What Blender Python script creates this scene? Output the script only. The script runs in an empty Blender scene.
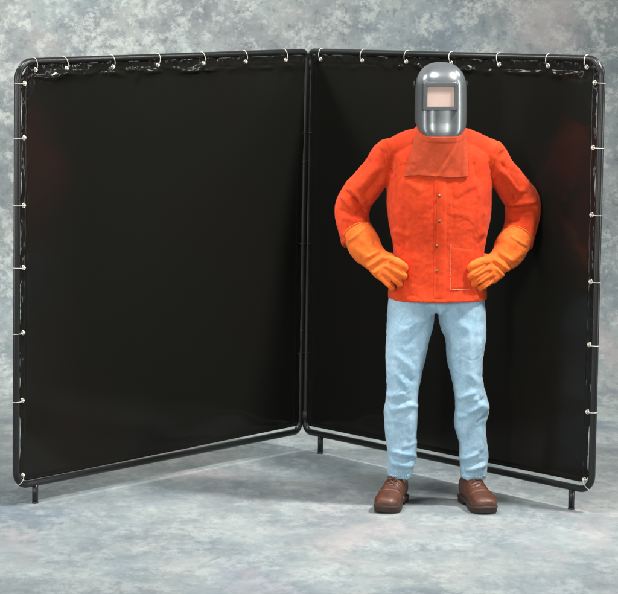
import bpy, bmesh, math, random
import numpy as np
from mathutils import Vector, Matrix, noise
from mathutils.bvhtree import BVHTree

random.seed(7)
SC = bpy.context.scene
COL = SC.collection
PI = math.pi

# ------------------------------------------------------------------ camera
F_PX, CX, CY, CZ, PITCH, ROLL, YAW = 2635.36, -0.39504, -11.92137, 2.13073, 0.112795, -0.003658, 0.0412616
PPX, PPY = -201.32, -17.08
c_, s_ = math.cos(YAW), math.sin(YAW)
R0 = Vector((c_, s_, 0)); F0 = Vector((-s_, c_, 0)); Z0 = Vector((0, 0, 1))
FW = F0*math.cos(PITCH) - Z0*math.sin(PITCH)
UP = F0*math.sin(PITCH) + Z0*math.cos(PITCH)
RI = R0*math.cos(ROLL) + UP*math.sin(ROLL)
UI = -R0*math.sin(ROLL) + UP*math.cos(ROLL)
CAMP = Vector((CX, CY, CZ))
cd = bpy.data.cameras.new('camera'); cam = bpy.data.objects.new('camera', cd); COL.objects.link(cam)
m = Matrix.Identity(4)
for i in range(3):
    m[i][0] = RI[i]; m[i][1] = UI[i]; m[i][2] = -FW[i]; m[i][3] = CAMP[i]
cam.matrix_world = m
cd.sensor_width = 36; cd.sensor_fit = 'HORIZONTAL'; cd.lens = F_PX/618*36
cd.shift_x = -PPX/618; cd.shift_y = PPY/618
cd.clip_start = 0.1; cd.clip_end = 200
SC.camera = cam

YB = -1.27          # depth of the standing figure
def fig(px, py, dy=0.0):
    """measured point of the figure: photo units across and down, metres in depth from the body's plane"""
    a = px-309-PPX; b = -(py-297-PPY)
    d = FW*F_PX + RI*a + UI*b
    t = (YB+dy-CY)/d.y
    return CAMP + d*t
K = 0.00403         # metres per photo unit at the figure

# ------------------------------------------------------------------ materials
def srgb(r, g, b):
    f = lambda v: (v/255/12.92) if v/255 <= .04045 else ((v/255+.055)/1.055)**2.4
    return (f(r), f(g), f(b), 1)

class NT:
    def __init__(s, name):
        s.m = bpy.data.materials.new(name); s.m.use_nodes = True
        s.t = s.m.node_tree; s.b = s.t.nodes['Principled BSDF']
    def n(s, typ, **kw):
        o = s.t.nodes.new(typ)
        for k, v in kw.items():
            if hasattr(o, k): setattr(o, k, v)
            else: o.inputs[k.replace('_', ' ')].default_value = v
        return o
    def l(s, a, b): s.t.links.new(a, b)
    def coord(s, kind='Object', scale=(1, 1, 1)):
        c = s.n('ShaderNodeTexCoord'); mp = s.n('ShaderNodeMapping')
        mp.inputs['Scale'].default_value = scale
        s.l(c.outputs[kind], mp.inputs['Vector']); return mp.outputs['Vector']
    def noise(s, vec, scale, detail=6, rough=.55, dist=0, out='Fac'):
        o = s.n('ShaderNodeTexNoise'); s.l(vec, o.inputs['Vector'])
        o.inputs['Scale'].default_value = scale; o.inputs['Detail'].default_value = detail
        o.inputs['Roughness'].default_value = rough; o.inputs['Distortion'].default_value = dist
        return o.outputs[out]
    def ramp(s, fac, stops, interp='LINEAR'):
        o = s.n('ShaderNodeValToRGB'); s.l(fac, o.inputs['Fac']); cr = o.color_ramp; cr.interpolation = interp
        while len(cr.elements) < len(stops): cr.elements.new(.5)
        for e, (p, c) in zip(cr.elements, stops):
            e.position = p; e.color = c if len(c) == 4 else (*c, 1)
        return o.outputs['Color']
    def mix(s, fac, a, b, mode='MIX'):
        o = s.n('ShaderNodeMix'); o.data_type = 'RGBA'; o.blend_type = mode
        for sock, v in ((o.inputs[0], fac), (o.inputs[6], a), (o.inputs[7], b)):
            if isinstance(v, (int, float)): sock.default_value = v
            elif isinstance(v, tuple): sock.default_value = v if len(v) == 4 else (*v, 1)
            else: s.l(v, sock)
        return o.outputs[2]
    def bump(s, h, strength=.3, dist=.002, normal=None):
        o = s.n('ShaderNodeBump'); s.l(h, o.inputs['Height'])
        o.inputs['Strength'].default_value = strength; o.inputs['Distance'].default_value = dist
        if normal is not None: s.l(normal, o.inputs['Normal'])
        return o.outputs['Normal']
    def set(s, **kw):
        for k, v in kw.items():
            sock = s.b.inputs[k.replace('_', ' ')]
            if hasattr(v, 'links') or isinstance(v, bpy.types.NodeSocket): s.l(v, sock)
            else: sock.default_value = v
        return s

def g3(v): return (v, v, v, 1)

def mat_canvas():
    n = NT('painted_canvas')
    uv = n.coord('UV')
    def shift(x, y, z, k=1.0):
        m_ = n.n('ShaderNodeMapping'); m_.inputs['Location'].default_value = (x, y, z); m_.inputs['Scale'].default_value = (k, 1, 1); n.l(uv, m_.inputs['Vector']); return m_.outputs['Vector']
    sx = n.n('ShaderNodeSeparateXYZ'); n.l(uv, sx.inputs[0])
    mr = n.n('ShaderNodeMapRange'); n.l(sx.outputs['Y'], mr.inputs['Value'])
    for k_, v_ in (('From Min', .9), ('From Max', 2.4), ('To Min', 0.0), ('To Max', 1.0)): mr.inputs[k_].default_value = v_
    wall = mr.outputs[0]                     # the floor part of the canvas is painted more softly
    big = n.noise(uv, 1.1, 4, .6, .2)
    mid = n.noise(shift(2, 5, 0, .8), 3.2, 8, .66, .15)
    a2 = n.noise(shift(7.3, 2.1, 4), 6.8, 9, .72, 0)
    a3 = n.noise(shift(-3.3, 9.1, 1), 13, 8, .74, 0)
    a4 = n.noise(shift(1.3, -4.1, 8), 24, 6, .72, .1)
    c = n.ramp(mid, [(.30, (.150, .176, .190)), (.44, (.195, .222, .232)), (.56, (.248, .275, .278)), (.70, (.31, .335, .325))])
    c = n.mix(.85, c, n.ramp(big, [(.33, (.86, .93, 1.03)), (.47, (.97, 1.01, .99)), (.56, (1.02, 1.0, .97)), (.68, (1.05, .98, .98))]), 'MULTIPLY')
    light = n.mix(1.0, n.ramp(a2, [(.50, g3(0)), (.545, g3(.55)), (.64, g3(.95))]), n.ramp(a4, [(.42, g3(.15)), (.50, g3(1))]), 'MULTIPLY')
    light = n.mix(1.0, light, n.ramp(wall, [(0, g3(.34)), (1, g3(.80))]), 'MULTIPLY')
    c = n.mix(light, c, (.45, .475, .450, 1))
    l2 = n.mix(1.0, n.ramp(a3, [(.55, g3(0)), (.585, g3(.5)), (.70, g3(.8))]), n.ramp(wall, [(0, g3(.28)), (1, g3(.62))]), 'MULTIPLY')
    c = n.mix(l2, c, (.42, .45, .44, 1))
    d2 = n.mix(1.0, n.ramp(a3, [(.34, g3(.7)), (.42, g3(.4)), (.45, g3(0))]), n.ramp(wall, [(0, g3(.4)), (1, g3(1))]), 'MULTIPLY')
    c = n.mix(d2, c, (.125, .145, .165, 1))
    c = n.mix(1.0, c, n.ramp(a4, [(.32, g3(.88)), (.50, g3(1.0)), (.68, g3(1.06))]), 'MULTIPLY')
    pink = n.ramp(n.noise(shift(4, 1, 2), 1.6, 5, .6, .5), [(.54, g3(0)), (.68, g3(.5))])
    c = n.mix(pink, c, (.36, .315, .31, 1))
    weave = n.noise(uv, 260, 2, .5)
    n.set(Base_Color=c, Roughness=.86, Normal=n.bump(n.mix(.5, a4, weave), .25, .002))
    n.b.inputs['Specular IOR Level'].default_value = .25
    return n.m

def mat_vinyl():
    n = NT('dark_vinyl')
    v = n.coord('Object')
    red = n.ramp(n.noise(v, 1.1, 3, .5), [(.5, (.0092, .0092, .0078)), (.75, (.0110, .0092, .0075))])
    h = n.noise(v, 3.5, 3, .5)
    n.set(Base_Color=red, Roughness=.13, Normal=n.bump(h, .12, .012))
    n.b.inputs['Specular IOR Level'].default_value = .115
    return n.m

def simple(name, col, rough=.5, metal=0, spec=.5, ns=60, amt=.12, bs=.1, bd=.001, coat=0):
    n = NT(name); v = n.coord('Object')
    f = n.noise(v, ns, 5, .6)
    c = n.mix(1.0, col, n.ramp(f, [(.3, g3(1-amt)), (.7, g3(1+amt))]), 'MULTIPLY')
    n.set(Base_Color=c, Roughness=rough, Metallic=metal, Normal=n.bump(f, bs, bd))
    n.b.inputs['Specular IOR Level'].default_value = spec
    n.b.inputs['Coat Weight'].default_value = coat
    return n.m

def mat_suede(name, dark, light, worn, sheen=.25):
    n = NT(name); v = n.coord('Object')
    a = n.noise(v, 7, 6, .65, .7); b = n.noise(v, 55, 6, .7); f = n.noise(v, 420, 3, .6)
    vs = n.coord('Object', (3.2, 3.2, .8)); st = n.noise(vs, 16, 6, .7, .5)
    c = n.mix(n.ramp(a, [(.32, g3(0)), (.68, g3(1))]), dark, light)
    c = n.mix(n.ramp(st, [(.56, g3(0)), (.80, g3(.38))]), c, worn)
    c = n.mix(1.0, c, n.ramp(b, [(.3, g3(.86)), (.7, g3(1.12))]), 'MULTIPLY')
    nb = n.bump(f, .35, .0008); nb = n.bump(b, .35, .003, nb)
    n.set(Base_Color=c, Roughness=.88, Normal=nb)
    n.b.inputs['Specular IOR Level'].default_value = .18
    n.b.inputs['Sheen Weight'].default_value = sheen; n.b.inputs['Sheen Roughness'].default_value = .5
    n.b.inputs['Sheen Tint'].default_value = (1.0, .45, .28, 1)
    return n.m

def mat_denim():
    n = NT('light_denim'); v = n.coord('Object')
    a = n.noise(v, 5, 6, .65, .8); f = n.noise(n.coord('Object', (1, 1, .35)), 330, 3, .7)
    b = n.noise(v, 38, 7, .75)
    c = n.mix(n.ramp(a, [(.32, g3(0)), (.66, g3(1))]), (.180, .315, .415, 1), (.325, .475, .57, 1))
    c = n.mix(n.ramp(b, [(.52, g3(0)), (.76, g3(.42))]), c, (.56, .68, .74, 1))
    c = n.mix(1.0, c, n.ramp(f, [(.3, g3(.84)), (.7, g3(1.14))]), 'MULTIPLY')
    n.set(Base_Color=c, Roughness=.9, Normal=n.bump(b, .3, .003, n.bump(f, .3, .0008)))
    n.b.inputs['Specular IOR Level'].default_value = .15
    n.b.inputs['Sheen Weight'].default_value = .15
    return n.m

M_CANVAS = mat_canvas(); M_VINYL = mat_vinyl()
M_TUBE = simple('black_enamel', (.010, .011, .010, 1), .32, 0, .4, 120, .15, .05)
M_CAP = simple('black_rubber', (.018, .018, .017, 1), .7)
M_TIE = simple('white_nylon', (.60, .58, .52, 1), .35)
M_GROM = simple('nickel', (.70, .66, .55, 1), .28, 1, .5)
M_JACKET = mat_suede('orange_suede', (.46, .028, .006, 1), (.60, .050, .009, 1), (.72, .125, .040, 1), .14)
M_BIB = mat_suede('shaded_bib_suede', (.33, .038, .012, 1), (.40, .050, .015, 1), (.48, .095, .04, 1), .10)  # shade on the bib is put into these darker, duller suede colours
M_GLOVE = mat_suede('glove_suede', (.62, .100, .012, 1), (.74, .150, .021, 1), (.78, .24, .06, 1), .10)
M_STITCH = simple('pale_thread', (.88, .25, .13, 1), .8)
M_DENIM = mat_denim()
M_DSTITCH = simple('denim_thread', (.62, .74, .80, 1), .8)
M_BOOT = simple('brown_leather', (.082, .026, .012, 1), .46, 0, .5, 30, .30, .35, .002)
M_SOLE = simple('dark_sole', (.040, .022, .017, 1), .6, 0, .4, 80, .2, .3)
M_LACE = simple('brown_lace', (.085, .032, .022, 1), .8)
M_SNAP = simple('brass_snap', (.22, .13, .07, 1), .28, 1)
M_HELM = simple('grey_shell', (.155, .168, .172, 1), .29, .55, .6, 200, .10, .05, .0006, .2)
M_HFRAME = simple('grey_frame', (.045, .052, .052, 1), .38, 0, .5)
M_LENS = simple('lens_pink_reflection', (.50, .37, .32, 1), .10, .0, .6, 14, .06, .0)  # the pane's pink is a reflection painted into its base colour
M_SKIN = simple('skin', (.52, .29, .20, 1), .5)

# ------------------------------------------------------------------ helpers
def tagit(o, label=None, cat=None, group=None, kind=None):
    if label: o['label'] = label
    if cat: o['category'] = cat
    if group: o['group'] = group
    if kind: o['kind'] = kind
    return o

def link(name, bm_or_me, mat, parent=None, world=True, smooth=True):
    """one mesh object; geometry given in world space is moved into its parent's space"""
    if isinstance(bm_or_me, bmesh.types.BMesh):
        me = bpy.data.meshes.new(name); bmesh.ops.recalc_face_normals(bm_or_me, faces=bm_or_me.faces[:]); bm_or_me.to_mesh(me); bm_or_me.free()
    else: me = bm_or_me; me.name = name
    if mat: 
        me.materials.clear(); me.materials.append(mat)
    if smooth: me.polygons.foreach_set('use_smooth', [True]*len(me.polygons))
    o = bpy.data.objects.new(name, me); COL.objects.link(o)
    if parent is not None:
        if world: me.transform(WM[parent.name].inverted())
        o.parent = parent; WM[o.name] = WM[parent.name].copy()
    else: WM[o.name] = Matrix.Identity(4)
    return o
WM = {}

def add_tube(bm, pts, r, seg=10, closed=False, caps=True, radii=None):
    pts = [Vector(p) for p in pts]; n = len(pts); rings = []
    prev = None
    for i, p in enumerate(pts):
        if closed: t = (pts[(i+1) % n]-pts[i-1])
        else: t = pts[min(i+1, n-1)]-pts[max(i-1, 0)]
        t.normalize()
        if prev is None:
            a = Vector((0, 0, 1)) if abs(t.z) < .9 else Vector((1, 0, 0))
            prev = (a - t*a.dot(t)).normalized()
        else: prev = (prev - t*prev.dot(t)).normalized()
        b = t.cross(prev); rr = radii[i] if radii else r
        rings.append([bm.verts.new(p + (prev*math.cos(2*PI*k/seg)+b*math.sin(2*PI*k/seg))*rr) for k in range(seg)])
    m_ = n if closed else n-1
    for i in range(m_):
        A, B = rings[i], rings[(i+1) % n]
        for k in range(seg): bm.faces.new((A[k], A[(k+1) % seg], B[(k+1) % seg], B[k]))
    if caps and not closed:
        bm.faces.new(rings[0][::-1]); bm.faces.new(rings[-1])

def cr(P, sub=6):
    """Catmull-Rom through rows of numbers"""
    P = [np.array(p, float) for p in P]; out = []
    for i in range(len(P)-1):
        p0 = P[i-1] if i else 2*P[0]-P[1]; p1, p2 = P[i], P[i+1]
        p3 = P[i+2] if i+2 < len(P) else 2*P[-1]-P[-2]
        for k in range(sub):
            t = k/sub
            out.append(.5*((2*p1)+(-p0+p2)*t+(2*p0-5*p1+4*p2-p3)*t*t+(-p0+3*p1-3*p2+p3)*t**3))
    out.append(P[-1]); return out

def add_loft(bm, rows, seg=36, sub=6, depth_axis=Vector((0, 1, 0)), ex=2.2, roundcap=True):
    """rows: x, y, z, half width across, half depth; the cross-section stands square to the path"""
    rs = cr(rows, sub); n = len(rs); pts = [Vector(r[:3]) for r in rs]; rings = []
    def ring(p, t, a, b):
        d = depth_axis - t*depth_axis.dot(t); d.normalize(); l = t.cross(d)
        out = []
        for k in range(seg):
            th = 2*PI*k/seg; ct, st = math.cos(th), math.sin(th)
            x = math.copysign(abs(ct)**(2/ex), ct); y = math.copysign(abs(st)**(2/ex), st)
            out.append(bm.verts.new(p + l*a*x + d*b*y))
        return out
    T = []
    for i in range(n): T.append((pts[min(i+1, n-1)]-pts[max(i-1, 0)]).normalized())
    if roundcap:
        for f in (.35, .72, .93):
            e = min(rs[0][3], rs[0][4])*.45
            rings.append(ring(pts[0]-T[0]*e*math.sqrt(1-f*f), T[0], rs[0][3]*f, rs[0][4]*f))
    for i in range(n): rings.append(ring(pts[i], T[i], rs[i][3], rs[i][4]))
    if roundcap:
        for f in (.93, .72, .35):
            e = min(rs[-1][3], rs[-1][4])*.45
            rings.append(ring(pts[-1]+T[-1]*e*math.sqrt(1-f*f), T[-1], rs[-1][3]*f, rs[-1][4]*f))
    for A, B in zip(rings, rings[1:]):
        for k in range(seg): bm.faces.new((A[k], A[(k+1) % seg], B[(k+1) % seg], B[k]))
    bm.faces.new(rings[0][::-1]); bm.faces.new(rings[-1])

def fuse(bm, voxel=.005, smooth=4, fac=.5):
    """fuses overlapping closed shapes into one skin"""
    bmesh.ops.recalc_face_normals(bm, faces=bm.faces[:])
    me = bpy.data.meshes.new('tmp'); bm.to_mesh(me); bm.free()
    o = bpy.data.objects.new('tmp', me); COL.objects.link(o)
    md = o.modifiers.new('r', 'REMESH'); md.mode = 'VOXEL'; md.voxel_size = voxel
    sm = o.modifiers.new('s', 'SMOOTH'); sm.iterations = smooth; sm.factor = fac
    dg = bpy.context.evaluated_depsgraph_get(); dg.update()
    out = bpy.data.meshes.new_from_object(o.evaluated_get(dg))
    bpy.data.objects.remove(o); bpy.data.meshes.remove(me)
    return out

def arr(me):
    v = np.empty(len(me.vertices)*3); me.vertices.foreach_get('co', v); v = v.reshape(-1, 3)
    nn = np.empty(len(me.vertices)*3); me.vertices.foreach_get('normal', nn)
    return v, nn.reshape(-1, 3)

def folds(me, segs, rough=0.0, rscale=9.0, stretch=(1, 1, 1), fine=0.0, amp=1.0, crease=0.0, cscale=6.0, cst=(1, 1, 1)):
    """raise or sink soft folds: rows x1,y1,x2,y2 (photo units), half width (photo units), height in mm (+ridge, -valley), side (-1 front, 1 back)"""
    v, n = arr(me); d = np.zeros(len(v))
    for row in segs:
        x1, y1, x2, y2, w, a = row[:6]; side = row[6] if len(row) > 6 else -1
        A = fig(x1, y1); B = fig(x2, y2); A = np.array((A.x, A.z)); B = np.array((B.x, B.z)); AB = B-A
        q = v[:, [0, 2]]-A; t = np.clip((q@AB)/(AB@AB), 0, 1)
        dist = np.linalg.norm(q-t[:, None]*AB, axis=1)
        taper = np.clip(1.25*(1-(2*t-1)**4), 0, 1)
        W = w*K
        d += amp*a*.001*(np.exp(-(dist/W)**2) if a > 0 else np.exp(-(dist/(W*.85))**1.25))*taper*np.clip(side*n[:, 1]*2.2+.35, 0, 1)
    if rough or fine:
        for i in range(len(v)):
            p = Vector(v[i])
            q = Vector((p.x*stretch[0], p.y*stretch[1], p.z*stretch[2]))
            a = noise.noise(q*rscale); b = noise.noise(q*rscale*2.3+Vector((5, 1, 2)))
            d[i] += rough*((1-abs(a)*2)*.6 + b*.5) + fine*noise.noise(p*60)
            if crease:
                q = Vector((p.x*cst[0], p.y*cst[1], p.z*cst[2])); wv = noise.noise_vector(p*9)*.10
                for k_, sc in ((1.0, cscale), (.6, cscale*1.9)):
                    e = noise.noise((q+wv)*sc+Vector((k_*9, 3, 1)))
                    mk = min(1, max(0, noise.noise(p*5.5+Vector((k_*4, 8, 2)))*2.5+.45))
                    d[i] += k_*crease*mk*(.5*math.exp(-abs(abs(e)-.09)/.05) - math.exp(-abs(e)/.035))
    v = v+n*d[:, None]
    me.vertices.foreach_set('co', v.ravel()); me.update()

def bvh(me):
    bm = bmesh.new(); bm.from_mesh(me); t = BVHTree.FromBMesh(bm); bm.free(); return t
def onto(tree, px, py, off=.002, fy=-1):
    """point on the front of a fused garment at a measured place"""
    p = fig(px, py); o = CAMP
    h = tree.ray_cast(o, (p-o).normalized())
    if h[0] is None: return None
    return h[0] + h[1]*off
def stitch(bm, tree, pts, r=.0013, dash=.007, gap=.0035):
    P = []
    for (a, b) in zip(pts, pts[1:]):
        L = math.hypot(b[0]-a[0], b[1]-a[1]); k = max(2, int(L*2))
        for i in range(k): P.append(onto(tree, a[0]+(b[0]-a[0])*i/k, a[1]+(b[1]-a[1])*i/k, .0008))
    P = [p for p in P if p is not None]; run = []; acc = 0; on = True
    for a, b in zip(P, P[1:]):
        if (b-a).length > .03: run = []; continue
        run.append(a)
        acc += (b-a).length
        if acc > (dash if on else gap):
            if on and len(run) > 1: add_tube(bm, run+[b], r, 6)
            run = []; acc = 0; on = not on
def patch(tree, c4, nu=24, nv=24, off=.003, th=.003):
    """a leather patch lying on a garment; c4 = four corners (photo units), clockwise from top left"""
    bm = bmesh.new(); G = {}
    for i in range(nu+1):
        for j in range(nv+1):
            u, w = i/nu, j/nv
            x = (c4[0][0]*(1-u)+c4[1][0]*u)*(1-w)+(c4[3][0]*(1-u)+c4[2][0]*u)*w
            y = (c4[0][1]*(1-u)+c4[1][1]*u)*(1-w)+(c4[3][1]*(1-u)+c4[2][1]*u)*w
            e = min(i, nu-i, j, nv-j)
            p = onto(tree, x, y, off if e > 0 else off*.3)
            if p is None: continue
            G[i, j] = bm.verts.new(p)
    for i in range(nu):
        for j in range(nv):
            k = [(i, j), (i+1, j), (i+1, j+1), (i, j+1)]
            if all(q in G for q in k): bm.faces.new([G[q] for q in k])
    return bm

# ------------------------------------------------------------------ floor and painted backdrop (one sweep, two pieces)
def sweep():
    YC, RC, HT = 1.05, .95, 5.0
    prof = []                       # (y, z, arc)
    y = -9.0
    while y < YC-1e-6: prof.append((y, 0, y)); y += .25
    k0 = len(prof)
    for i in range(0, 25):
        a = i/24*PI/2; prof.append((YC+RC*math.sin(a), RC-RC*math.cos(a), YC+RC*a))
    top = prof[-1]
    for i in range(1, 17): prof.append((top[0], top[1]+i*HT/16, top[2]+i*HT/16))
    xs = [-7+i*.25 for i in range(57)]
    def build(name, rows, label):
        bm = bmesh.new(); uv = bm.loops.layers.uv.new('UVMap'); V = []
        for (y, z, s) in rows:
            V.append([])
            for x in xs:
                w = .012*noise.noise(Vector((x*.7, s*.3, 0)))*min(1, max(0, z-.3)) if z > 0 else 0
                V[-1].append(bm.verts.new((x, y+w, z)))
        for i in range(len(rows)-1):
            for j in range(len(xs)-1):
                f = bm.faces.new((V[i][j], V[i][j+1], V[i+1][j+1], V[i+1][j]))
                for lp, (a, b) in zip(f.loops, ((i, j), (i, j+1), (i+1, j+1), (i+1, j))):
                    lp[uv].uv = (xs[b], rows[a][2] if rows[a][2] > YC else YC+(rows[a][2]-YC)*.6)
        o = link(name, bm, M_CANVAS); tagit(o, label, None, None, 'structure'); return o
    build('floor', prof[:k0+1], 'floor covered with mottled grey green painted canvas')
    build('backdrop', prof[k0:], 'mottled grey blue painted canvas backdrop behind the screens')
sweep()

# ------------------------------------------------------------------ welding screens
L = 1.83; ZB = .088; ZT = 1.814; RT = .0142; RC = .055
def make_screen(side, ang, lean, rack, label, gapf, feet, top_u, side_z, sgn):
    d = Vector((side*math.cos(ang), -math.sin(ang), 0)); nf = Vector((-side*math.sin(ang), -math.cos(ang), 0))
    X = (d+Z0*rack).normalized(); Z = (Z0-d*rack+nf*lean); Z = (Z-X*Z.dot(X)).normalized(); Y = Z.cross(X)
    root = bpy.data.objects.new('welding_screen', None); COL.objects.link(root); root.empty_display_size = .2
    M = Matrix.Identity(4)
    for i in range(3): M[i][0] = X[i]; M[i][1] = Y[i]; M[i][2] = Z[i]
    off = X*.0065; M[0][3], M[1][3], M[2][3] = off.x, off.y, 0
    root.location = M.to_translation(); root.rotation_euler = M.to_euler()
    WM[root.name] = M
    tagit(root, label, 'screen', 'welding screens standing hinged together')
    fr = -side                                  # local y of the side towards the camera
    lk = lambda nm, bm, mt, par=root: link(nm, bm, mt, par, world=False)
    # frame: one bent tube
    x0, x1 = RT, L-RT; path = []
    for (q, cx, cz, a0) in ((.075, x1-.075, ZT-.075, 0), (.030, x0+.030, ZT-.030, 90), (.042, x0+.042, ZB+.042, 180), (.062, x1-.062, ZB+.062, 270)):
        for i in range(9):
            a = math.radians(a0+i*90/8); path.append((cx+q*math.cos(a), 0, cz+q*math.sin(a)))
    bm = bmesh.new(); add_tube(bm, path, RT, 20, closed=True); frame = lk('frame', bm, M_TUBE)
    # push-fit collars where the tubes of the frame join
    for z in (.55, 1.32):
        bm = bmesh.new(); add_tube(bm, [(RT, 0, z), (RT, 0, z+.004)], RT+.0012, 20)
        lk('tube_joint', bm, M_TUBE, frame)
    for u in feet:
        bm = bmesh.new(); wp = M @ Vector((u, 0, 0)); zb = -wp.z
        add_tube(bm, [(u, 0, zb+.004), (u, 0, ZB)], .0124, 18); ft = lk('foot', bm, M_TUBE)
        bm = bmesh.new(); add_tube(bm, [(u, 0, zb+.0002), (u, 0, zb+.003), (u, 0, zb+.006), (u, 0, zb+.008)], .0165, 18, radii=[.0132, .0136, .0134, .0128]); lk('rubber_cap', bm, M_CAP, ft)
    if side > 0:    # hinge clips wrapping both uprights
        for z in (ZT-.06, .16):
            bm = bmesh.new()
            add_tube(bm, [(RT, 0, z-.02), (RT, 0, z+.02)], RT+.0018, 20)
            add_tube(bm, [(-.0065, fr*.004, z-.018), (-.0065, fr*.004, z+.018)], .008, 14)
            lk('hinge_clip', bm, M_CAP)
    # curtain
    ties_top = top_u; ties_side = side_z
    ED = .0290
    us = sorted(set([round(ED+.0*1, 5)]) | set(np.round(np.linspace(ED, ED+.06, 14), 5)) | set(np.round(np.linspace(ED+.06, L-ED-.09, 210), 5)) | set(np.round(np.linspace(L-ED-.09, L-ED, 36), 5)))
    zb0 = ZB+RT; zt0 = ZT-RT+.007
    ts = np.concatenate([np.linspace(0, .04, 12), np.linspace(.04, .86, 110)[1:], np.linspace(.86, 1, 72)[1:]])
    def near(u, arr_, w):
        return max(math.exp(-((u-a)/w)**2) for a in arr_)
    rnd = random.Random(3+side)
    tri = [(u, rnd.uniform(-.5, .5), rnd.uniform(.6, 1.3)) for u in ties_top]
    dents = []
    for u in np.arange(.12, 1.75, .043):
        if rnd.random() < .8: dents.append((u+rnd.uniform(-.02, .02), rnd.uniform(.034, .055), rnd.uniform(.012, .05), rnd.uniform(.006, .012), rnd.uniform(.003, .0105)*(1.0 if u > .6 else .45)))
    dents += [(1.60, .050, .055, .016, .014), (1.12, .055, .014, .030, .010), (.80, .050, .09, .012, .009)] if side < 0 else [(1.575, .052, .055, .018, .016), (1.36, .05, .05, .010, .009), (1.05, .048, .06, .010, .007)]
    bm = bmesh.new(); V = []
    for u in us:
        col = []
        sag_t = (1-near(u, ties_top, .045))*.0050
        top = zt0-.002-sag_t; bot = zb0+gapf(u)
        # rounded corners
        ce = L-ED-u
        if ce < .055: k = (1-ce/.055)**2; top -= .050*k; bot += .030*k
        ce = u-ED
        if ce < .02: k = (1-ce/.02)**2; top -= .012*k; bot += .018*k
        for t in ts:
            z = bot+(top-bot)*t
            uu = u
            fe = max(0, 1-(L-ED-u)/.06)
            if fe > 0: uu = u-fe*(1-near(z, ties_side+[ZB+.05], .05))*.006*(1 if z > .4 else 1.6)
            dt = top-z; ds = (L-ED)-u; dh = u-ED; db = z-bot
            y = .010*noise.noise(Vector((u*1.3, side*3, z*.9)))
            # hem pulled and crinkled between the ties
            q = Vector((u*17, z*20, side*5))
            y += math.exp(-dt/.022)*.0075*noise.noise(q) + math.exp(-dt/.028)*.0062*noise.noise(Vector((u*70, z*42, 9+side)))
            y += math.exp(-ds/.020)*.0055*noise.noise(Vector((z*21, u*18, side*7))) + math.exp(-ds/.024)*.0034*noise.noise(Vector((z*75, u*45, 2)))
            y += math.exp(-dh/.020)*.004*noise.noise(Vector((z*15, u*18, side*9)))
            # horizontal swags below the hem
            y += .0065*math.exp(-((dt-.045)/.022)**2)*max(0, noise.noise(Vector((u*4.2, 1.7, side*2)))+.15)*1.6
            for (a, tl, am) in tri:
                if abs(u-a-tl*dt) < .06: y += am*.0036*math.exp(-((u-a-tl*dt)/(.010+.12*dt))**2)*math.exp(-dt/.05)
            if dt < .13:
                for (du, dd_, wu, wd, am) in dents:
                    if abs(u-du) < 3*wu: y += fr*am*math.exp(-((u-du)/wu)**2)*math.exp(-((dt-dd_)/wd)**2)
            y += .006*math.exp(-((db-.05)/.05)**2)*noise.noise(Vector((u*3.1, 4, side)))
            # sewn hem: a doubled edge with a seam line
            e = min(dt, ds, dh, db+.02)
            y += fr*(.0013 if e < .029 else 0) + fr*.0024*math.exp(-((e-.031)/.0022)**2)
            col.append(bm.verts.new((uu, y+fr*.001, z)))
        V.append(col)
    for i in range(len(V)-1):
        for j in range(len(ts)-1): bm.faces.new((V[i][j], V[i+1][j], V[i+1][j+1], V[i][j+1]))
    cur = lk('curtain', bm, M_VINYL)
    tr = bvh(cur.data)
    md = cur.modifiers.new('thickness', 'SOLIDIFY'); md.thickness = .0010; md.offset = 0
    # ties and grommets
    def tie(px, pz, dx, dz, tilt):
        """px,pz tube centre; dx,dz direction to the grommet"""
        dd = Vector((dx, 0, dz)).normalized(); tn = Vector((dd.z, 0, -dd.x))
        G = Vector((px, 0, pz))+dd*.0335+tn*tilt*.3
        h = tr.ray_cast(Vector((G.x, fr*.2, G.z)), Vector((0, -fr, 0)))
        gy = h[0].y if h[0] else 0
        bm = bmesh.new(); pts = []
        for i in range(22):
            a = 2*PI*i/22
            pts.append(Vector((px, 0, pz))+dd*(.0088+.0244*math.cos(a))+Vector((0, 1, 0))*(fr*.0166*math.sin(a)+gy*(.5+.5*math.cos(a)))+tn*(tilt*(math.cos(a)*.5)))
        add_tube(bm, pts, .0013, 8, closed=True)
        # knotted head in front of the grommet
        H = Vector((G.x, gy+fr*.006, G.z))
        add_tube(bm, [H-dd*.006, H-dd*.003, H+dd*.003, H+dd*.006], .005, 10, radii=[.003, .0056, .0054, .003])
        lk('tie', bm, M_TIE)
        bm = bmesh.new(); ring = [(G.x+.0085*math.cos(2*PI*i/18), gy+fr*.0012, G.z+.0085*math.sin(2*PI*i/18)) for i in range(18)]
        add_tube(bm, ring, .0026, 8, closed=True); lk('grommet', bm, M_GROM, cur)
    r2 = random.Random(11+side)
    for u in ties_top[1:-1] if False else ties_top: tie(u, ZT, 0, -1, r2.uniform(-.012, .012))
    for z in ties_side: tie(L-RT, z, -1, 0, r2.uniform(-.004, .004))
    a = RC*.7071
    tie(L-RT-RC+a, ZB+RC-a, -1, 1, 0.003)
    for z in (.45, .95, 1.45):
        bm = bmesh.new(); ring = [(RT+.0045+.0215*math.cos(2*PI*i/18), .0162*math.sin(2*PI*i/18), z) for i in range(18)]
        add_tube(bm, ring, .0018, 8, closed=True); lk('tie', bm, M_CAP)
    return root

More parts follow.
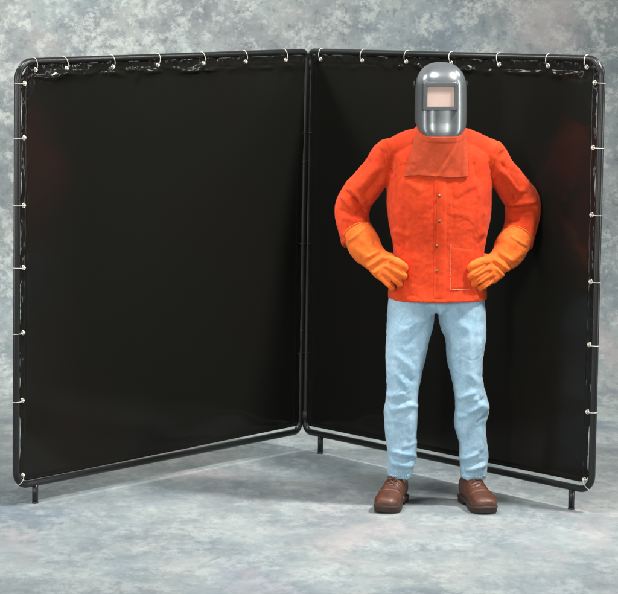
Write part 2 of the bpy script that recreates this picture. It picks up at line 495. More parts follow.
def uu(side, p):   # distance along a panel of ties, measured
    return p
left = make_screen(-1, .8453, .0169, -.0008, 'black welding screen on the left, standing empty with nobody in front',
    lambda u: .001+.013*max(0, min(1, (L-u)/L))**1.2, [L-.124],
    [.168, .44, .715, .997, 1.273, 1.551, 1.724], [1.728, 1.509, 1.237, .984, .717, .438], 1)
right = make_screen(1, .9156, -.0137, .0029, 'black welding screen on the right, standing behind the person in orange',
    lambda u: .014, [.124, L-.124],
    [.095, .377, .664, .948, 1.237, 1.52, 1.735], [1.72, 1.463, 1.196, .929, .675, .405], 1)

# ------------------------------------------------------------------ the person
gp = Vector((.505, YB, 0))
def P(px, py, dy=0): return tuple(fig(px, py, dy))
def row(px, py, dy, hw, hd): return (*P(px, py, dy), hw*K, hd)

# body: one continuous figure under the clothes
bm = bmesh.new()
vs = {}
def jv(k, px, py, dy, r):
    vs[k] = (bm.verts.new(P(px, py, dy)), r)
jv('pelvis', 438, 280, .01, .07); jv('waist', 438, 262, .0, .095); jv('chest', 439, 190, .0, .105); jv('upper', 440, 155, .0, .10)
jv('neck', 440, 136, .0, .055); jv('jaw', 440, 118, -.02, .066); jv('head', 440, 92, -.005, .085); jv('crown', 440, 76, .0, .06)
for s, sh, el, wr, pa in (('l', (391, 153), (354, 206), (377, 254), (386, 263)), ('r', (489, 154), (524, 207), (500, 262), (490, 270))):
    jv('sh'+s, *sh, 0, .055); jv('el'+s, *el, .10, .040); jv('fo'+s, 438+(el[0]-438)*.96, el[1]+25, .06, .036); jv('wr'+s, *wr, -.02, .026); jv('pa'+s, *pa, -.06, .030)
for s, hip, kn, an, hl, to in (('l', (412, 312), (402, 392), (399, 480), (401, 500), (388, 507)), ('r', (463, 312), (471, 392), (474, 480), (473, 500), (484, 507))):
    jv('hi'+s, *hip, .01, .062); jv('kn'+s, *kn, -.01, .044); jv('an'+s, *an, .0, .028); jv('he'+s, *hl, -.02, .013); jv('to'+s, *to, -.08, .012)
ed = [('pelvis', 'waist'), ('waist', 'chest'), ('chest', 'upper'), ('upper', 'neck'), ('neck', 'jaw'), ('jaw', 'head'), ('head', 'crown')]
for s in 'lr': ed += [('upper', 'sh'+s), ('sh'+s, 'el'+s), ('el'+s, 'fo'+s), ('fo'+s, 'wr'+s), ('wr'+s, 'pa'+s), ('pelvis', 'hi'+s), ('hi'+s, 'kn'+s), ('kn'+s, 'an'+s), ('an'+s, 'he'+s), ('he'+s, 'to'+s)]
for a, b in ed: bm.edges.new((vs[a][0], vs[b][0]))
bm.verts.index_update(); rad = {v.index: r for v, r in vs.values()}
me = bpy.data.meshes.new('tmp'); bm.to_mesh(me); bm.free()
o = bpy.data.objects.new('tmp', me); COL.objects.link(o)
sk = o.modifiers.new('skin', 'SKIN'); sk.use_smooth_shade = True
for i, sv in enumerate(me.skin_vertices[0].data): sv.radius = (rad[i], rad[i]); sv.use_root = (i == 0)
ss = o.modifiers.new('sub', 'SUBSURF'); ss.levels = 2
dg = bpy.context.evaluated_depsgraph_get(); dg.update()
bme = bpy.data.meshes.new_from_object(o.evaluated_get(dg)); bpy.data.objects.remove(o)
bme.transform(Matrix.Translation(-gp))
person = link('person', bme, M_SKIN); person.location = gp; WM['person'] = Matrix.Translation(gp)
tagit(person, 'person in orange leather jacket, gloves, jeans and grey welding helmet, hands on hips', 'person')

# ---- jeans
bm = bmesh.new()
add_loft(bm, [row(438, 272, .01, 38, .100), row(438, 290, .01, 43, .108), row(437.5, 302, .01, 40, .106), row(436.6, 307.5, .01, 30, .094), row(435.8, 311, .01, 16, .075), row(435.6, 312.5, .01, 6, .05)], 48, ex=2.2, roundcap=False)
LL = [row(411.5, 296, .005, 22.5, .108), row(410.5, 318, .0, 23.4, .110), row(408, 335, -.01, 21.5, .102), row(405.5, 357, -.015, 19.8, .092),
      row(403.5, 378, -.02, 17.2, .080), row(402.5, 392, -.02, 15.6, .073), row(401.5, 404, -.015, 16.2, .072), row(400.8, 414, -.008, 16.8, .073),
      row(401, 436, .0, 15.4, .071), row(402, 452, .005, 14.6, .069), row(400.5, 466, .008, 13.2, .066), row(399.8, 476.5, .01, 12.0, .062)]
LR = [row(462.5, 296, .005, 22.0, .108), row(462.3, 318, .0, 23.4, .110), row(465.5, 335, -.01, 20.6, .102), row(465, 357, -.015, 18.0, .092),
      row(467.2, 378, -.02, 15.2, .080), row(469.5, 392, -.02, 15.2, .073), row(472, 408, -.015, 16.6, .073), row(470, 423, -.005, 15.6, .072),
      row(472.5, 440, .0, 13.8, .070), row(473.8, 455, .005, 14.4, .069), row(473.6, 468, .008, 13.4, .066), row(473, 477.5, .01, 12.4, .060)]
add_loft(bm, LL, 40, ex=2.1, roundcap=False); add_loft(bm, LR, 40, ex=2.1, roundcap=False)
me = fuse(bm, .0048, 3)
folds(me, [
    # left leg (photo left)
    (425, 312, 396, 330, 4, 4), (428, 318, 402, 345, 3, -3.5), (392, 350, 412, 366, 3.5, 3.5), (396, 362, 412, 380, 2.6, -4), (394, 368, 406, 386, 2.6, 4),
    (386, 394, 404, 390, 3, 6), (388, 401, 410, 397, 2.5, -6), (388, 407, 412, 402, 3, 5), (404, 398, 418, 406, 2.5, 4), (391, 413, 402, 409, 2, -4),
    (409, 412, 408, 440, 2.6, 3.5), (390, 448, 412, 453, 2.4, 6), (389, 455, 416, 458, 2.0, -6), (390, 461, 414, 464, 2.6, 5.5), (392, 467, 410, 469, 1.8, -4.5),
    (400, 445, 418, 440, 2.2, 3), (413, 452, 418, 466, 2.5, 4), (396, 420, 396, 444, 3, -2.5), (430, 325, 422, 350, 3, 3),
    # right leg
    (443, 312, 470, 328, 4, 3.5), (468, 326, 467, 376, 2.8, 4.5), (474, 328, 474, 374, 2.8, -3), (478, 335, 476, 372, 2.6, 3.5), (460, 345, 458, 378, 3, -3),
    (462, 368, 480, 382, 3, 3), (456, 374, 474, 386, 2.6, -2.5), (456, 396, 474, 388, 3, 6), (462, 402, 484, 396, 2.5, -6), (470, 394, 488, 408, 3, 6.5),
    (457, 409, 478, 413, 2.2, -5), (456, 416, 480, 402, 2.5, 4.5), (474, 420, 486, 412, 2.2, -5), (478, 424, 480, 450, 2.8, 4), (468, 425, 466, 448, 3, -2.5),
    (460, 458, 478, 450, 2.4, 5.5), (460, 464, 484, 458, 2.0, -5.5), (464, 468, 486, 462, 2.4, 5.5), (462, 472, 480, 470, 1.8, -4),
    (435, 298, 435.4, 315, 1.5, -5), (433, 313, 426, 300, 3, 2.5), (438, 313, 444, 302, 3, 2.5)], rough=.0022, rscale=14, stretch=(1, 1, 1.5), fine=.0006, amp=1.55, crease=.0022, cscale=7, cst=(.8, 1, 1.5))
jeans = link('jeans', me, M_DENIM, person)
jt = bvh(me_world := bpy.data.meshes.new_from_object(jeans) if False else me)
class TreeW:            # ray casts in world space against geometry kept in the person's space
    def __init__(s, t): s.t = t
    def ray_cast(s, o, d):
        h = s.t.ray_cast(o-gp, d)
        return (h[0]+gp if h[0] is not None else None, h[1])
jt = TreeW(jt)
for pts in ([(387, 474), (393, 475.3), (400, 476), (406, 475.6), (411, 474)], [(461, 475), (467, 476.6), (474, 477.2), (480, 476.4), (486, 475)]):
    bm = bmesh.new(); stitch(bm, jt, pts, .0011, .004, .003); link('hem_stitching', bm, M_DSTITCH, jeans)

# ---- boots
def boot(ax, ay, tx, ty, s):
    a = Vector((ax, ay, 0)); u = (Vector((tx, ty, 0))-a).normalized(); w = Vector((-u.y, u.x, 0))
    Q = lambda p, q, z: a+u*p+w*q+Z0*z
    bm = bmesh.new()
    def r(p, z, hw, hh): return (*Q(p, 0, z), hw, hh)
    add_loft(bm, [r(-.084, .060, .026, .036), r(-.06, .064, .037, .046), r(-.02, .066, .040, .050), r(.03, .069, .041, .054), r(.075, .062, .044, .047),
                  r(.120, .050, .0495, .037), r(.160, .0445, .0525, .0325), r(.192, .041, .0475, .029), r(.211, .037, .036, .023)], 30, depth_axis=Z0, ex=2.4)
    add_loft(bm, [(*Q(-.018, 0, .05), .039, .055), (*Q(-.012, 0, .09), .038, .052), (*Q(-.008, 0, .120), .0360, .048), (*Q(-.006, 0, .140), .0345, .046)], 30, depth_axis=u, ex=2.2)
    me = fuse(bm, .004, 5)
    v, n = arr(me); d = np.zeros(len(v))
    for i in range(len(v)):
        p = Vector(v[i]); l = p-a; pu = l.dot(u)
        # toe cap ridge, flex creases, tongue channel
        d[i] += .0028*math.exp(-((pu-.128)/.003)**2)*(1 if p.z > .05 else .4)
        for c in (.072, .088, .104): d[i] -= .0022*math.exp(-((pu-c+.004*math.sin(l.dot(w)*90))/.004)**2)*(1 if p.z > .055 else 0)
        d[i] += .0015*noise.noise(p*28)
        if p.z > .128: d[i] += .002
    v = v+n*d[:, None]; me.vertices.foreach_set('co', v.ravel()); me.update()
    tr = bvh(me)
    b = link('boot', me, M_BOOT, person)
    b['label'] = 'brown leather boot on the foot at the photo\'s %s' % s
    # sole with heel block
    bm = bmesh.new()
    def outline(off):
        pts = []
        prof = cr([(-.092, 0), (-.085, .026), (-.055, .040), (0, .039), (.05, .039), (.10, .0475), (.15, .0530), (.19, .0485), (.213, .032), (.222, 0)], 5)
        for p in prof: pts.append((p[0]+(off if p[0] > .1 else -off if p[0] < -.05 else 0), p[1]+off*(1 if abs(p[1]) > .01 else 0)))
        return pts+[(p, -q) for p, q in pts[-2:0:-1]]
    lv = [(.0005, -.004), (.003, -.001), (.019, .0), (.021, .0018), (.027, .0018), (.029, .0), (.034, -.006)]
    rings = []
    for z, off in lv:
        rings.append([bm.verts.new(Q(p, q, z + (.010 if (.0 < p < .055 and z < .01) else 0) + (.008*max(0, (p-.17)/.05) if z < .01 else .005*max(0, (p-.17)/.05)))) for p, q in outline(off)])
    for A, B in zip(rings, rings[1:]):
        for k in range(len(A)): bm.faces.new((A[k], A[(k+1) % len(A)], B[(k+1) % len(A)], B[k]))
    bm.faces.new(rings[0][::-1]); bm.faces.new(rings[-1])
    link('sole', bm, M_SOLE, b)
    # laces crossing the tongue
    bm = bmesh.new()
    def top(p, q, off=.002):
        o = Q(p, q, .4); h = tr.ray_cast(o, Vector((0, 0, -1)))
        o2 = Q(.4, q, .09)
        return h[0]+h[1]*off if h[0] is not None else None
    def front(z, q, off=.002):
        o = Q(.4, q, z); h = tr.ray_cast(o, -u); return h[0]+h[1]*off if h[0] is not None else None
    rows_ = [(.075, 't'), (.062, 't'), (.098, 'f'), (.110, 'f'), (.122, 'f')]
    for i in range(len(rows_)):
        for sg in (-1, 1):
            k1 = rows_[i]; k2 = rows_[min(i+1, len(rows_)-1)]
            g1 = top(k1[0], sg*.015) if k1[1] == 't' else front(k1[0], sg*.015)
            g2 = top(k2[0], -sg*.015) if k2[1] == 't' else front(k2[0], -sg*.015)
            if g1 is None or g2 is None: continue
            md_ = (g1+g2)/2+(u*.6+Z0*.6)*.003
            add_tube(bm, [g1, md_, g2], .0021, 7)
    for sg in (-1, 1):
        for kk in rows_[:5]:
            g = top(kk[0], sg*.016, .0012) if kk[1] == 't' else front(kk[0], sg*.016, .0012)
            if g is None: continue
            be = bmesh.new(); add_tube(be, [g-Z0*.0005-u*.0005, g+Z0*.0008+u*.0008], .0028, 10); link('eyelet', be, M_SNAP, b)
    for sg in (-1, 1):   # the bow
        c0 = front(.112, 0, .004)
        if c0: add_tube(bm, [c0, c0+w*sg*.014+Z0*.005+u*.006, c0+w*sg*.024-Z0*.004+u*.006, c0+w*sg*.022-Z0*.018+u*.007, c0+w*sg*.006-Z0*.006+u*.004], .0019, 7)
    link('lace', bm, M_LACE, b)
    bm = bmesh.new()
    add_tube(bm, [Q(-.006+.044*math.cos(t), .0330*math.sin(t), .141) for t in [2*PI*i/28 for i in range(28)]], .0045, 8, closed=True)
    link('padded_collar', bm, M_LACE, b)
boot(.344, -1.262, .281, -1.475, 'left')
boot(.650, -1.262, .695, -1.475, 'right')

# ---- jacket
bm = bmesh.new()
add_loft(bm, [row(440, 142.5, .0, 36, .090), row(440, 153, .0, 50, .110), row(440, 168, .0, 52, .122), row(439.3, 193, .0, 52.3, .134), row(439, 217, .0, 50.8, .134),
              row(438.7, 238, .0, 47.0, .128), row(438.2, 255, .0, 45.0, .126), row(438, 275, .0, 47.0, .130), row(437.6, 288, .0, 48.6, .135), row(437.5, 298.6, .0, 49, .146)], 64, ex=2.35, roundcap=False)
add_loft(bm, [row(387, 153, .0, 11, .052), row(400, 149, .0, 14.5, .062), row(418, 145, .0, 17, .070), row(440, 143, .0, 17.5, .074), row(462, 145, .0, 17, .070), row(480, 149.5, .0, 14.5, .062), row(494, 154, .0, 11, .052)],
         36, ex=2.1)
add_loft(bm, [row(440, 150, .0, 36, .085), row(440, 138, -.0, 29, .078), row(440, 130, -.0, 25, .070), row(440, 124, -.0, 23, .066)], 36, ex=2.2)
# sleeves
add_loft(bm, [row(396, 152, .0, 13.5, .060), row(387.3, 154.6, .005, 15.0, .070), row(377.0, 171.5, .02, 15.5, .076), row(365.6, 186, .055, 16.6, .078), row(356.4, 197.5, .085, 17.0, .078),
              row(352.3, 208, .098, 17.4, .080), row(353, 220, .085, 16.4, .076), row(355.5, 231, .062, 16.2, .074), row(358.6, 240.5, .045, 17.6, .072)], 40, ex=2.1, roundcap=False)
add_loft(bm, [row(484, 152, .0, 13.5, .060), row(491.2, 155.4, .005, 15.0, .070), row(501.2, 172, .02, 15.0, .076), row(512, 187, .055, 16.4, .078), row(520.8, 198.5, .085, 17.2, .078),
              row(523, 209, .098, 17.6, .080), row(521.5, 221, .085, 16.6, .076), row(519, 233, .062, 16.0, .074), row(515.6, 243.5, .045, 17.4, .072)], 40, ex=2.1, roundcap=False)
me = fuse(bm, .0043, 4)
folds(me, [
    # torso
    (386, 147, 391, 176, 1.1, -5), (494, 147, 490, 176, 1.1, -5), (434, 178, 433.5, 303, 1.5, -4), (440, 178, 439.5, 300, 5, 2.2), (391, 160, 396, 210, 3, -3.5), (397, 190, 400, 240, 4, 3), (404, 215, 402, 262, 3.5, -2.5),
    (487, 160, 483, 212, 3, -3.5), (478, 185, 474, 232, 3.5, 3), (486, 205, 479, 236, 2.6, 4), (474, 186, 448, 200, 3, -1.6), (480, 180, 450, 193, 4, 1.6), (482, 212, 470, 240, 2.4, -2),
    (400, 176, 420, 190, 4, 3), (412, 250, 410, 290, 6, 2.4), (424, 260, 424, 300, 4, -2), (398, 268, 404, 298, 4, 3), (470, 270, 474, 298, 4, 3.5),
    (386, 144, 390, 172, 1.6, 2.5), (494, 145, 490, 174, 1.6, 2.5), (471, 160, 474, 178, 2.4, -2.5), (445, 210, 470, 214, 3, 1.5),
    (388, 240, 400, 246, 3, -3), (486, 236, 474, 243, 2.4, -2.5), (393, 228, 408, 234, 3, 3), (484, 228, 470, 236, 3, 1.8),
    # left sleeve (photo left)
    (385, 140, 380, 149, 3, 6), (381, 150, 389, 172, 2, -3), (379, 164, 356, 192, 4, 5), (372, 158, 352, 182, 3, -5), (366, 160, 344, 186, 3, 3.5), (385, 176, 368, 200, 3, 5), (383, 168, 362, 197, 2.4, -4), (346, 191, 361, 207, 1.8, -10), (350, 188, 366, 203, 2.2, 7),
    (351, 197, 367, 213, 1.8, -10), (342, 196, 357, 214, 2.6, 6), (338, 210, 362, 220, 3, -4), (342, 218, 366, 222, 3, 5), (345, 228, 364, 226, 2.6, -4), (341, 234, 360, 236, 3, 3), (337, 205, 340, 240, 3, 3),
    # right sleeve
    (496, 142, 501, 151, 3, 6), (499, 152, 491, 175, 2, -3), (500, 168, 524, 196, 4, 5), (498, 160, 520, 190, 2.6, -4.5), (496, 172, 514, 196, 2.4, -4), (510, 162, 530, 188, 3.5, 4), (494, 180, 512, 200, 3.5, 4), (508, 204, 538, 202, 2.6, 8), (506, 209, 538, 208, 2.2, -9),
    (507, 215, 534, 214, 2.6, 4), (506, 222, 520, 220, 2, -5), (505, 228, 522, 226, 2.2, 4), (512, 196, 530, 193, 2.6, -4), (534, 212, 530, 244, 3, 3.5), (520, 222, 522, 240, 3, -2.5)],
    rough=.0030, rscale=11, stretch=(1, 1, .7), fine=.0008, amp=1.6, crease=.0015, cscale=6.5, cst=(1, 1, .4))
jacket = link('jacket', me, M_JACKET, person)
jk = TreeW(bvh(me))
b_ = patch(jk, [(434.2, 172), (446.5, 172), (446, 298), (433.7, 298.5)], 10, 70, .0032); link('placket', b_, M_JACKET, jacket)
b_ = patch(jk, [(450.5, 247), (474, 250), (472.5, 288), (450.5, 290)], 20, 26, .0034); link('pocket', b_, M_JACKET, jacket)
for pts, r in (([(452.2, 249), (452, 288.2), (471, 286.8)], .0019), ([(450.9, 245), (450.8, 289.9), (472, 288.8)], .0016)):
    bm = bmesh.new(); stitch(bm, jk, pts, r, .016, .002); link('stitching', bm, M_STITCH, jacket)
for (x, y) in ((439.3, 196), (439.2, 221), (437, 246), (436.6, 271)):
    p = onto(jk, x, y, .0035); q = (jk.ray_cast(CAMP, (fig(x, y)-CAMP).normalized()))[1]
    bm = bmesh.new(); add_tube(bm, [p-q*.002, p, p+q*.0022, p+q*.0034], .008, 16, radii=[.0066, .0066, .0052, .0025])
    link('snap_button', bm, M_SNAP, jacket)
# soft leather collar standing round the neck
bm = bmesh.new(); V = []
for i in range(49):
    a = -PI*.5 + (i/48-.5)*2*PI*.96; col = []
    for j in range(9):
        t = j/8; rx = .104*(1-t)+.092*t; ry = .086*(1-t)+.076*t
        c = fig(440, 139.5, 0); wob = .004*math.sin(i*.9)+.003*math.sin(i*2.3+1)
        col.append(bm.verts.new((c.x+rx*math.cos(a)*(1+.08*math.sin(PI*t)), c.y+.004+ry*math.sin(a)*(1+.08*math.sin(PI*t)), c.z-.022+.052*t+wob*t)))
    V.append(col)
for i in range(48):
    for j in range(8): bm.faces.new((V[i][j], V[i+1][j], V[i+1][j+1], V[i][j+1]))
co = link('collar', bm, M_JACKET, jacket); md = co.modifiers.new('t', 'SOLIDIFY'); md.thickness = .004

# ---- gloves
def glove(cuff, palm, fingers, thumb, segs, where):
    bm = bmesh.new()
    add_loft(bm, cuff, 40, ex=2.1, roundcap=False)
    add_loft(bm, palm, 36, ex=2.5)
    for f in fingers+[thumb]: add_loft(bm, [(*P(x, y, d), r*K*.89, r*K) for x, y, d, r in f], 20, ex=2.15)
    me = fuse(bm, .0030, 1)
    folds(me, segs, rough=.0020, rscale=24, fine=.0005, amp=1.6, crease=.0012, cscale=14)
    g = link('glove', me, M_GLOVE, person); g['label'] = 'orange leather gauntlet glove on the hip at the photo\'s %s' % where
    a_, b_ = Vector(cuff[0][:3]), Vector(cuff[1][:3]); t_ = (b_-a_).normalized(); d_ = Vector((0, 1, 0)); d_ = (d_-t_*d_.dot(t_)).normalized(); l_ = t_.cross(d_)
    be = bmesh.new(); add_tube(be, [a_+t_*.001+l_*(cuff[0][3]+.0012)*math.cos(q)+d_*(cuff[0][4]+.0012)*math.sin(q) for q in [2*PI*k/56 for k in range(56)]], .0027, 8, closed=True)
    link('cuff_binding', be, M_GLOVE, g)
    return g, TreeW(bvh(me))
lg, lt = glove(
    [row(357.6, 233.0, .050, 15.6, .086), row(362.2, 241.3, .028, 16.4, .080), row(367, 250, .005, 15.6, .064), row(373.5, 257, -.020, 13.2, .050), row(380, 263, -.042, 12.6, .040)],
    [row(377, 260, -.035, 12.6, .038), row(382, 264.5, -.056, 14.0, .032), row(387.5, 268.5, -.076, 14.2, .026)],
    [[(387, 260, -.075, 4.4), (394.5, 260.8, -.102, 4.7), (400.8, 264.0, -.122, 4.4), (404.2, 267.0, -.118, 4.1), (404.6, 268.8, -.098, 3.7)],
     [(385, 265, -.075, 4.4), (392, 267.5, -.104, 4.7), (399.5, 272.3, -.126, 4.4), (403.2, 275.2, -.122, 4.1), (403.6, 277, -.098, 3.7)],
     [(382, 271, -.070, 4.3), (389, 273.7, -.098, 4.5), (395.5, 279.2, -.118, 4.2), (399.0, 282.6, -.114, 3.9), (399.6, 284.2, -.092, 3.5)],
     [(378, 275, -.060, 4.0), (384.0, 278.8, -.084, 4.1), (388.8, 283.6, -.100, 3.8), (391.6, 286.6, -.098, 3.5), (392.4, 288.0, -.078, 3.2)]],
    [(380, 258, -.03, 5.0), (386, 258, -.02, 5.2), (391, 257, .02, 4.9), (392.5, 258, .055, 4.4)],
    [(387, 259.8, 404.5, 270.8, 1.2, -5.5), (384.5, 266.3, 403, 279.9, 1.2, -5.5), (381, 272.8, 397.5, 286.4, 1.2, -5.5), (362, 262, 381, 250, 1.6, -4), (366, 266, 385, 253, 1.8, 4), (368, 270, 386, 256, 1.4, -3.5), (366, 256, 380, 249, 1.8, 3.5), (372, 272, 384, 262, 1.6, 3), (378, 268, 388, 255, 1.4, -3), (350, 244, 370, 258, 3, 2.5),
     (358, 238, 372, 244, 4, 2), (348, 241, 366, 226, 1.4, 2.5)], 'left')
rg, rt = glove(
    [row(516.8, 237.0, .050, 15.6, .086), row(512.2, 245.3, .028, 16.6, .080), row(507.5, 254, .005, 15.6, .064), row(501, 260.5, -.020, 12.8, .050), row(495, 266, -.042, 12.4, .040)],
    [row(498, 263.5, -.035, 12.4, .038), row(492.5, 267.5, -.056, 14.0, .032), row(487.5, 271, -.076, 14.2, .026)],
    [[(488, 262, -.075, 4.4), (481.5, 261.5, -.102, 4.8), (474.8, 264.3, -.122, 4.4), (471.0, 267.3, -.118, 4.1), (470.6, 269, -.098, 3.7)],
     [(490, 268, -.075, 4.4), (483, 268.8, -.104, 4.7), (475.8, 273.0, -.126, 4.4), (471.4, 275.9, -.122, 4.1), (471.0, 277.6, -.098, 3.7)],
     [(492, 274, -.070, 4.3), (485.5, 275.8, -.098, 4.5), (478.8, 280.2, -.118, 4.2), (474.6, 283.0, -.114, 3.9), (474.2, 284.6, -.092, 3.5)],
     [(494, 278, -.060, 4.0), (489, 281.2, -.084, 4.1), (484.4, 285.2, -.100, 3.8), (480.6, 287.6, -.098, 3.5), (479.8, 288.9, -.078, 3.2)]],
    [(494, 260, -.03, 5.0), (489, 259, -.02, 5.2), (485, 258, .02, 4.9), (483.5, 259, .055, 4.4)],
    [(488.5, 260.5, 471, 271.2, 1.2, -5.5), (491, 267.8, 472.2, 280.2, 1.2, -5.5), (493.5, 273.2, 477.4, 287, 1.2, -5.5), (512, 266, 494, 252, 1.6, -4), (509, 270, 490, 256, 1.8, 4), (506, 274, 489, 259, 1.4, -3.5), (510, 259, 496, 250, 1.8, 3.5), (503, 275, 491, 264, 1.6, 3), (526, 248, 506, 262, 3, 2.5),
     (516, 241, 502, 248, 4, 2), (527, 246, 509, 235, 1.4, 2.5)], 'right')
# ---- welding helmet
HC = fig(440.5, 100, -.01); zTop = fig(440.5, 62.3, -.03).z; zBot = fig(440.5, 138.6, -.13).z
W0, D0 = .1005, .128
zS = fig(440, 88, -.1).z        # where the dome starts
def shell(th, t, off=0):
    """th: angle from straight ahead (-100..100 deg), t: 0 chin .. 1 crown"""
    s, c = math.sin(th), math.cos(th)
    ex = 2/2.75
    x = math.copysign(abs(s)**ex, s); y = math.copysign(abs(c)**ex, c) if c > 0 else c*.9
    zb = zBot + .060*abs(s)**5 + (.03*max(0, -c) if c < 0 else 0)
    if t < .58:
        z = zb+(zS-zb)*t/.58; k = 1; kd = 1
        low = max(0, 1-(z-zBot)/.045)
        k = 1-.19*low**2.2; kd = 1-.05*low**2
        xw = (W0+.002*math.sin((z-zBot)/(zS-zBot)*PI))
    else:
        a = (t-.58)/.42*PI/2; z = zS+(zTop-zS)*math.sin(a); k = max(.0, math.cos(a))**.82; kd = k; xw = W0
        if t > .999: k = kd = .0001
    lo = .016*max(0, 1-(z-zBot)/.06)**1.4          # chin kicks forward
    return Vector((HC.x+(xw*k+off)*x, HC.y-(D0*kd+off+lo*.5)*y*(1 if y > 0 else .9) + .006*(1-k), z))
bm = bmesh.new(); V = []
NT_, NH = 73, 60
tt = [.58*i/34 for i in range(35)]+[.58+.42*(i/26) for i in range(1, 27)]
for i in range(NT_):
    th = math.radians(-104+208*i/(NT_-1)); V.append([bm.verts.new(shell(th, t)) for t in tt])
for i in range(NT_-1):
    for j in range(len(tt)-1): bm.faces.new((V[i][j], V[i+1][j], V[i+1][j+1], V[i][j+1]))
bmesh.ops.remove_doubles(bm, verts=bm.verts[:], dist=.00005)
helmet = link('helmet', bm, M_HELM, person)
md = helmet.modifiers.new('t', 'SOLIDIFY'); md.thickness = .003; md.offset = -1
# raised window housing
def box_loop(bm, rects):
    rings = []
    for (x0, x1, z0, z1, y, rr) in rects:
        ring = []
        for (cx, cz, a0) in ((x1-rr, z1-rr, 0), (x0+rr, z1-rr, 90), (x0+rr, z0+rr, 180), (x1-rr, z0+rr, 270)):
            for k in range(5):
                a = math.radians(a0+k*22.5); ring.append(bm.verts.new((cx+rr*math.cos(a), y, cz+rr*math.sin(a))))
        rings.append(ring)
    for A, B in zip(rings, rings[1:]):
        for k in range(len(A)): bm.faces.new((A[k], A[(k+1) % len(A)], B[(k+1) % len(A)], B[k]))
    return rings
yF = shell(0, .3).y
a_ = fig(423.6, 83, -.15); b__ = fig(458.3, 110.6, -.15)
X0, X1, Z1, Z0_ = a_.x, b__.x, a_.z, b__.z
bm = bmesh.new()
box_loop(bm, [(X0-.004, X1+.004, Z0_-.004, Z1+.004, yF+.030, .007), (X0, X1, Z0_, Z1, yF-.009, .006), (X0+.002, X1-.002, Z0_+.002, Z1-.002, yF-.011, .006),
              (X0+.0125, X1-.0125, Z0_+.0125, Z1-.0125, yF-.011, .004), (X0+.0145, X1-.0145, Z0_+.0145, Z1-.0145, yF-.009, .003), (X0+.0145, X1-.0145, Z0_+.0145, Z1-.0145, yF+.004, .003)])
lf = link('lens_frame', bm, M_HFRAME, helmet, smooth=False)
bm = bmesh.new()
r_ = box_loop(bm, [(X0+.014, X1-.014, Z0_+.014, Z1-.014, yF-.001, .003), (X0+.015, X1-.015, Z0_+.015, Z1-.015, yF-.003, .003)]); bm.faces.new(r_[-1])
link('lens', bm, M_LENS, helmet, smooth=False)
for sg in (-1, 1):      # pivot knobs and their band
    bm = bmesh.new(); c = Vector((HC.x+sg*(W0+.001), HC.y+.012, fig(440, 84, 0).z))
    add_tube(bm, [c, c+Vector((sg*.002, 0, 0)), c+Vector((sg*.0045, 0, 0)), c+Vector((sg*.0055, 0, 0))], .012, 20, radii=[.009, .013, .012, .009])
    link('pivot_knob', bm, M_CAP, helmet)
bm = bmesh.new(); V = []
for i in range(41):
    a = PI*i/40; zc = fig(440, 84, 0).z
    V.append([bm.verts.new((HC.x+.098*math.cos(a), HC.y+.01+.105*math.sin(a), zc+dz-.02*math.sin(a))) for dz in (-.013, .013)])
for i in range(40): bm.faces.new((V[i][0], V[i+1][0], V[i+1][1], V[i][1]))
hb = link('headband', bm, M_CAP, helmet); md = hb.modifiers.new('t', 'SOLIDIFY'); md.thickness = .003
# leather bib hanging from the chin of the helmet over the chest
bm = bmesh.new(); V = []; NU, NV = 56, 40
for i in range(NU+1):
    u = -1+2*i/NU; col = []
    th = math.radians(66)*u
    tp = shell(th, .012, .003); tp.z += .003-.010*abs(u)**3
    xb = 436.2+u*31.6; bot = onto(jk, xb, 177.5+1.5*math.sin(u*3)-(.8 if u > 0 else 0), .008)
    for j in range(NV+1):
        w = j/NV
        p = tp.lerp(bot, w)
        # falls outward under the rim, then hangs down to the chest
        p.z = tp.z+(bot.z-tp.z)*w
        f = (1-w)**1.3
        p.y = tp.y*f+bot.y*(1-f)+.004
        p.y = min(p.y, p.y)
        q = jk.ray_cast(Vector((p.x, -3, p.z)), Vector((0, 1, 0)))
        if q[0] is not None: p.y = min(p.y, q[0].y-.007)
        s = u*31.6; fold = .006*math.exp(-((u-(.62-.55*w))/.07)**2)*math.sin(PI*w) - .004*math.exp(-((u-(.48-.5*w))/.07)**2)*math.sin(PI*w)
        fold += .004*math.exp(-((u+.8)/.1)**2)*math.sin(PI*w) + .0045*math.exp(-((u-.86)/.07)**2)
        fold += .003*noise.noise(Vector((u*3, w*2.5, 3)))
        p.y -= fold
        if w < .14: p.y -= .002
        col.append(bm.verts.new(p))
    V.append(col)
for i in range(NU):
    for j in range(NV): bm.faces.new((V[i][j], V[i+1][j], V[i+1][j+1], V[i][j+1]))
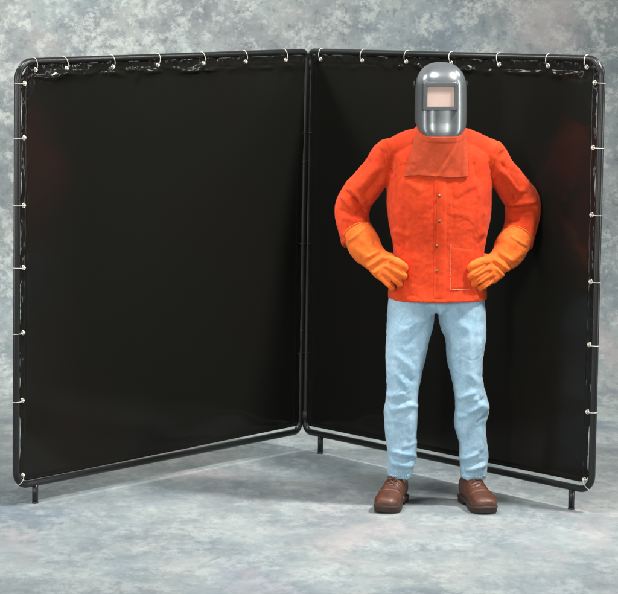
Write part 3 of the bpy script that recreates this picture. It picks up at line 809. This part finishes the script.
bib = link('bib', bm, M_BIB, helmet); md = bib.modifiers.new('t', 'SOLIDIFY'); md.thickness = .003; md.offset = 0

# ------------------------------------------------------------------ light: studio soft boxes, plus added rim lamps
def area(name, loc, to, sx, sy, power, col=(1, 1, 1), spread=180):
    l = bpy.data.lights.new(name, 'AREA'); l.shape = 'RECTANGLE'; l.size = sx; l.size_y = sy; l.energy = power; l.color = col
    l.spread = math.radians(spread)
    o = bpy.data.objects.new(name, l); COL.objects.link(o); o.location = loc
    o.rotation_euler = (Vector(to)-Vector(loc)).to_track_quat('-Z', 'Y').to_euler(); return o
area('key_softbox', (2.4, -2.2, 4.6), (.1, -1.2, .4), .42, .42, 94, (1, .985, .96), 100)
area('overhead_softbox', (-.6, -2.4, 5.0), (0, -1.6, 0), 1.6, .9, 72, (.97, .99, 1), 110)
area('front_left_softbox', (-3.2, -8.4, 2.6), (.3, -1, .9), .9, 2.8, 40, (1, .99, .97), 70)
area('front_right_softbox', (2.1, -9.2, 2.6), (.0, -1, .9), .9, 2.8, 28, (1, .99, .97), 70)
area('left_strip', (-3.6, -2.3, 1.9), (.5, -1.2, 1.3), .5, 3.4, 26, (1, 1, 1), 110)
area('right_strip', (4.2, -2.0, 1.9), (.5, -1.2, 1.3), .5, 3.4, 34, (1, 1, 1), 110)
area('backdrop_light', (-3.6, -.4, 4.9), (-1.2, 2.0, 2.2), 1.0, 1.0, 125, (1, .99, .95), 100)

area('added_right_rim', (2.5, -.35, 3.6), (-.6, -1.25, 1.5), .5, .7, 9, (1, 1, 1), 90)  # added lamp, placed to make glints on the left curtain's top hem
area('added_left_rim', (-2.5, -.35, 3.6), (.7, -1.25, 1.5), .5, .7, 8, (1, 1, 1), 90)  # added counterpart, for glints along the right curtain's hem
w = bpy.data.worlds.new('World'); SC.world = w; w.use_nodes = True
bg = w.node_tree.nodes['Background']; bg.inputs['Color'].default_value = (.9, .95, 1, 1); bg.inputs['Strength'].default_value = .09
SC.view_settings.view_transform = 'Standard'; SC.view_settings.look = 'None'; SC.view_settings.exposure = 0; SC.view_settings.gamma = 1
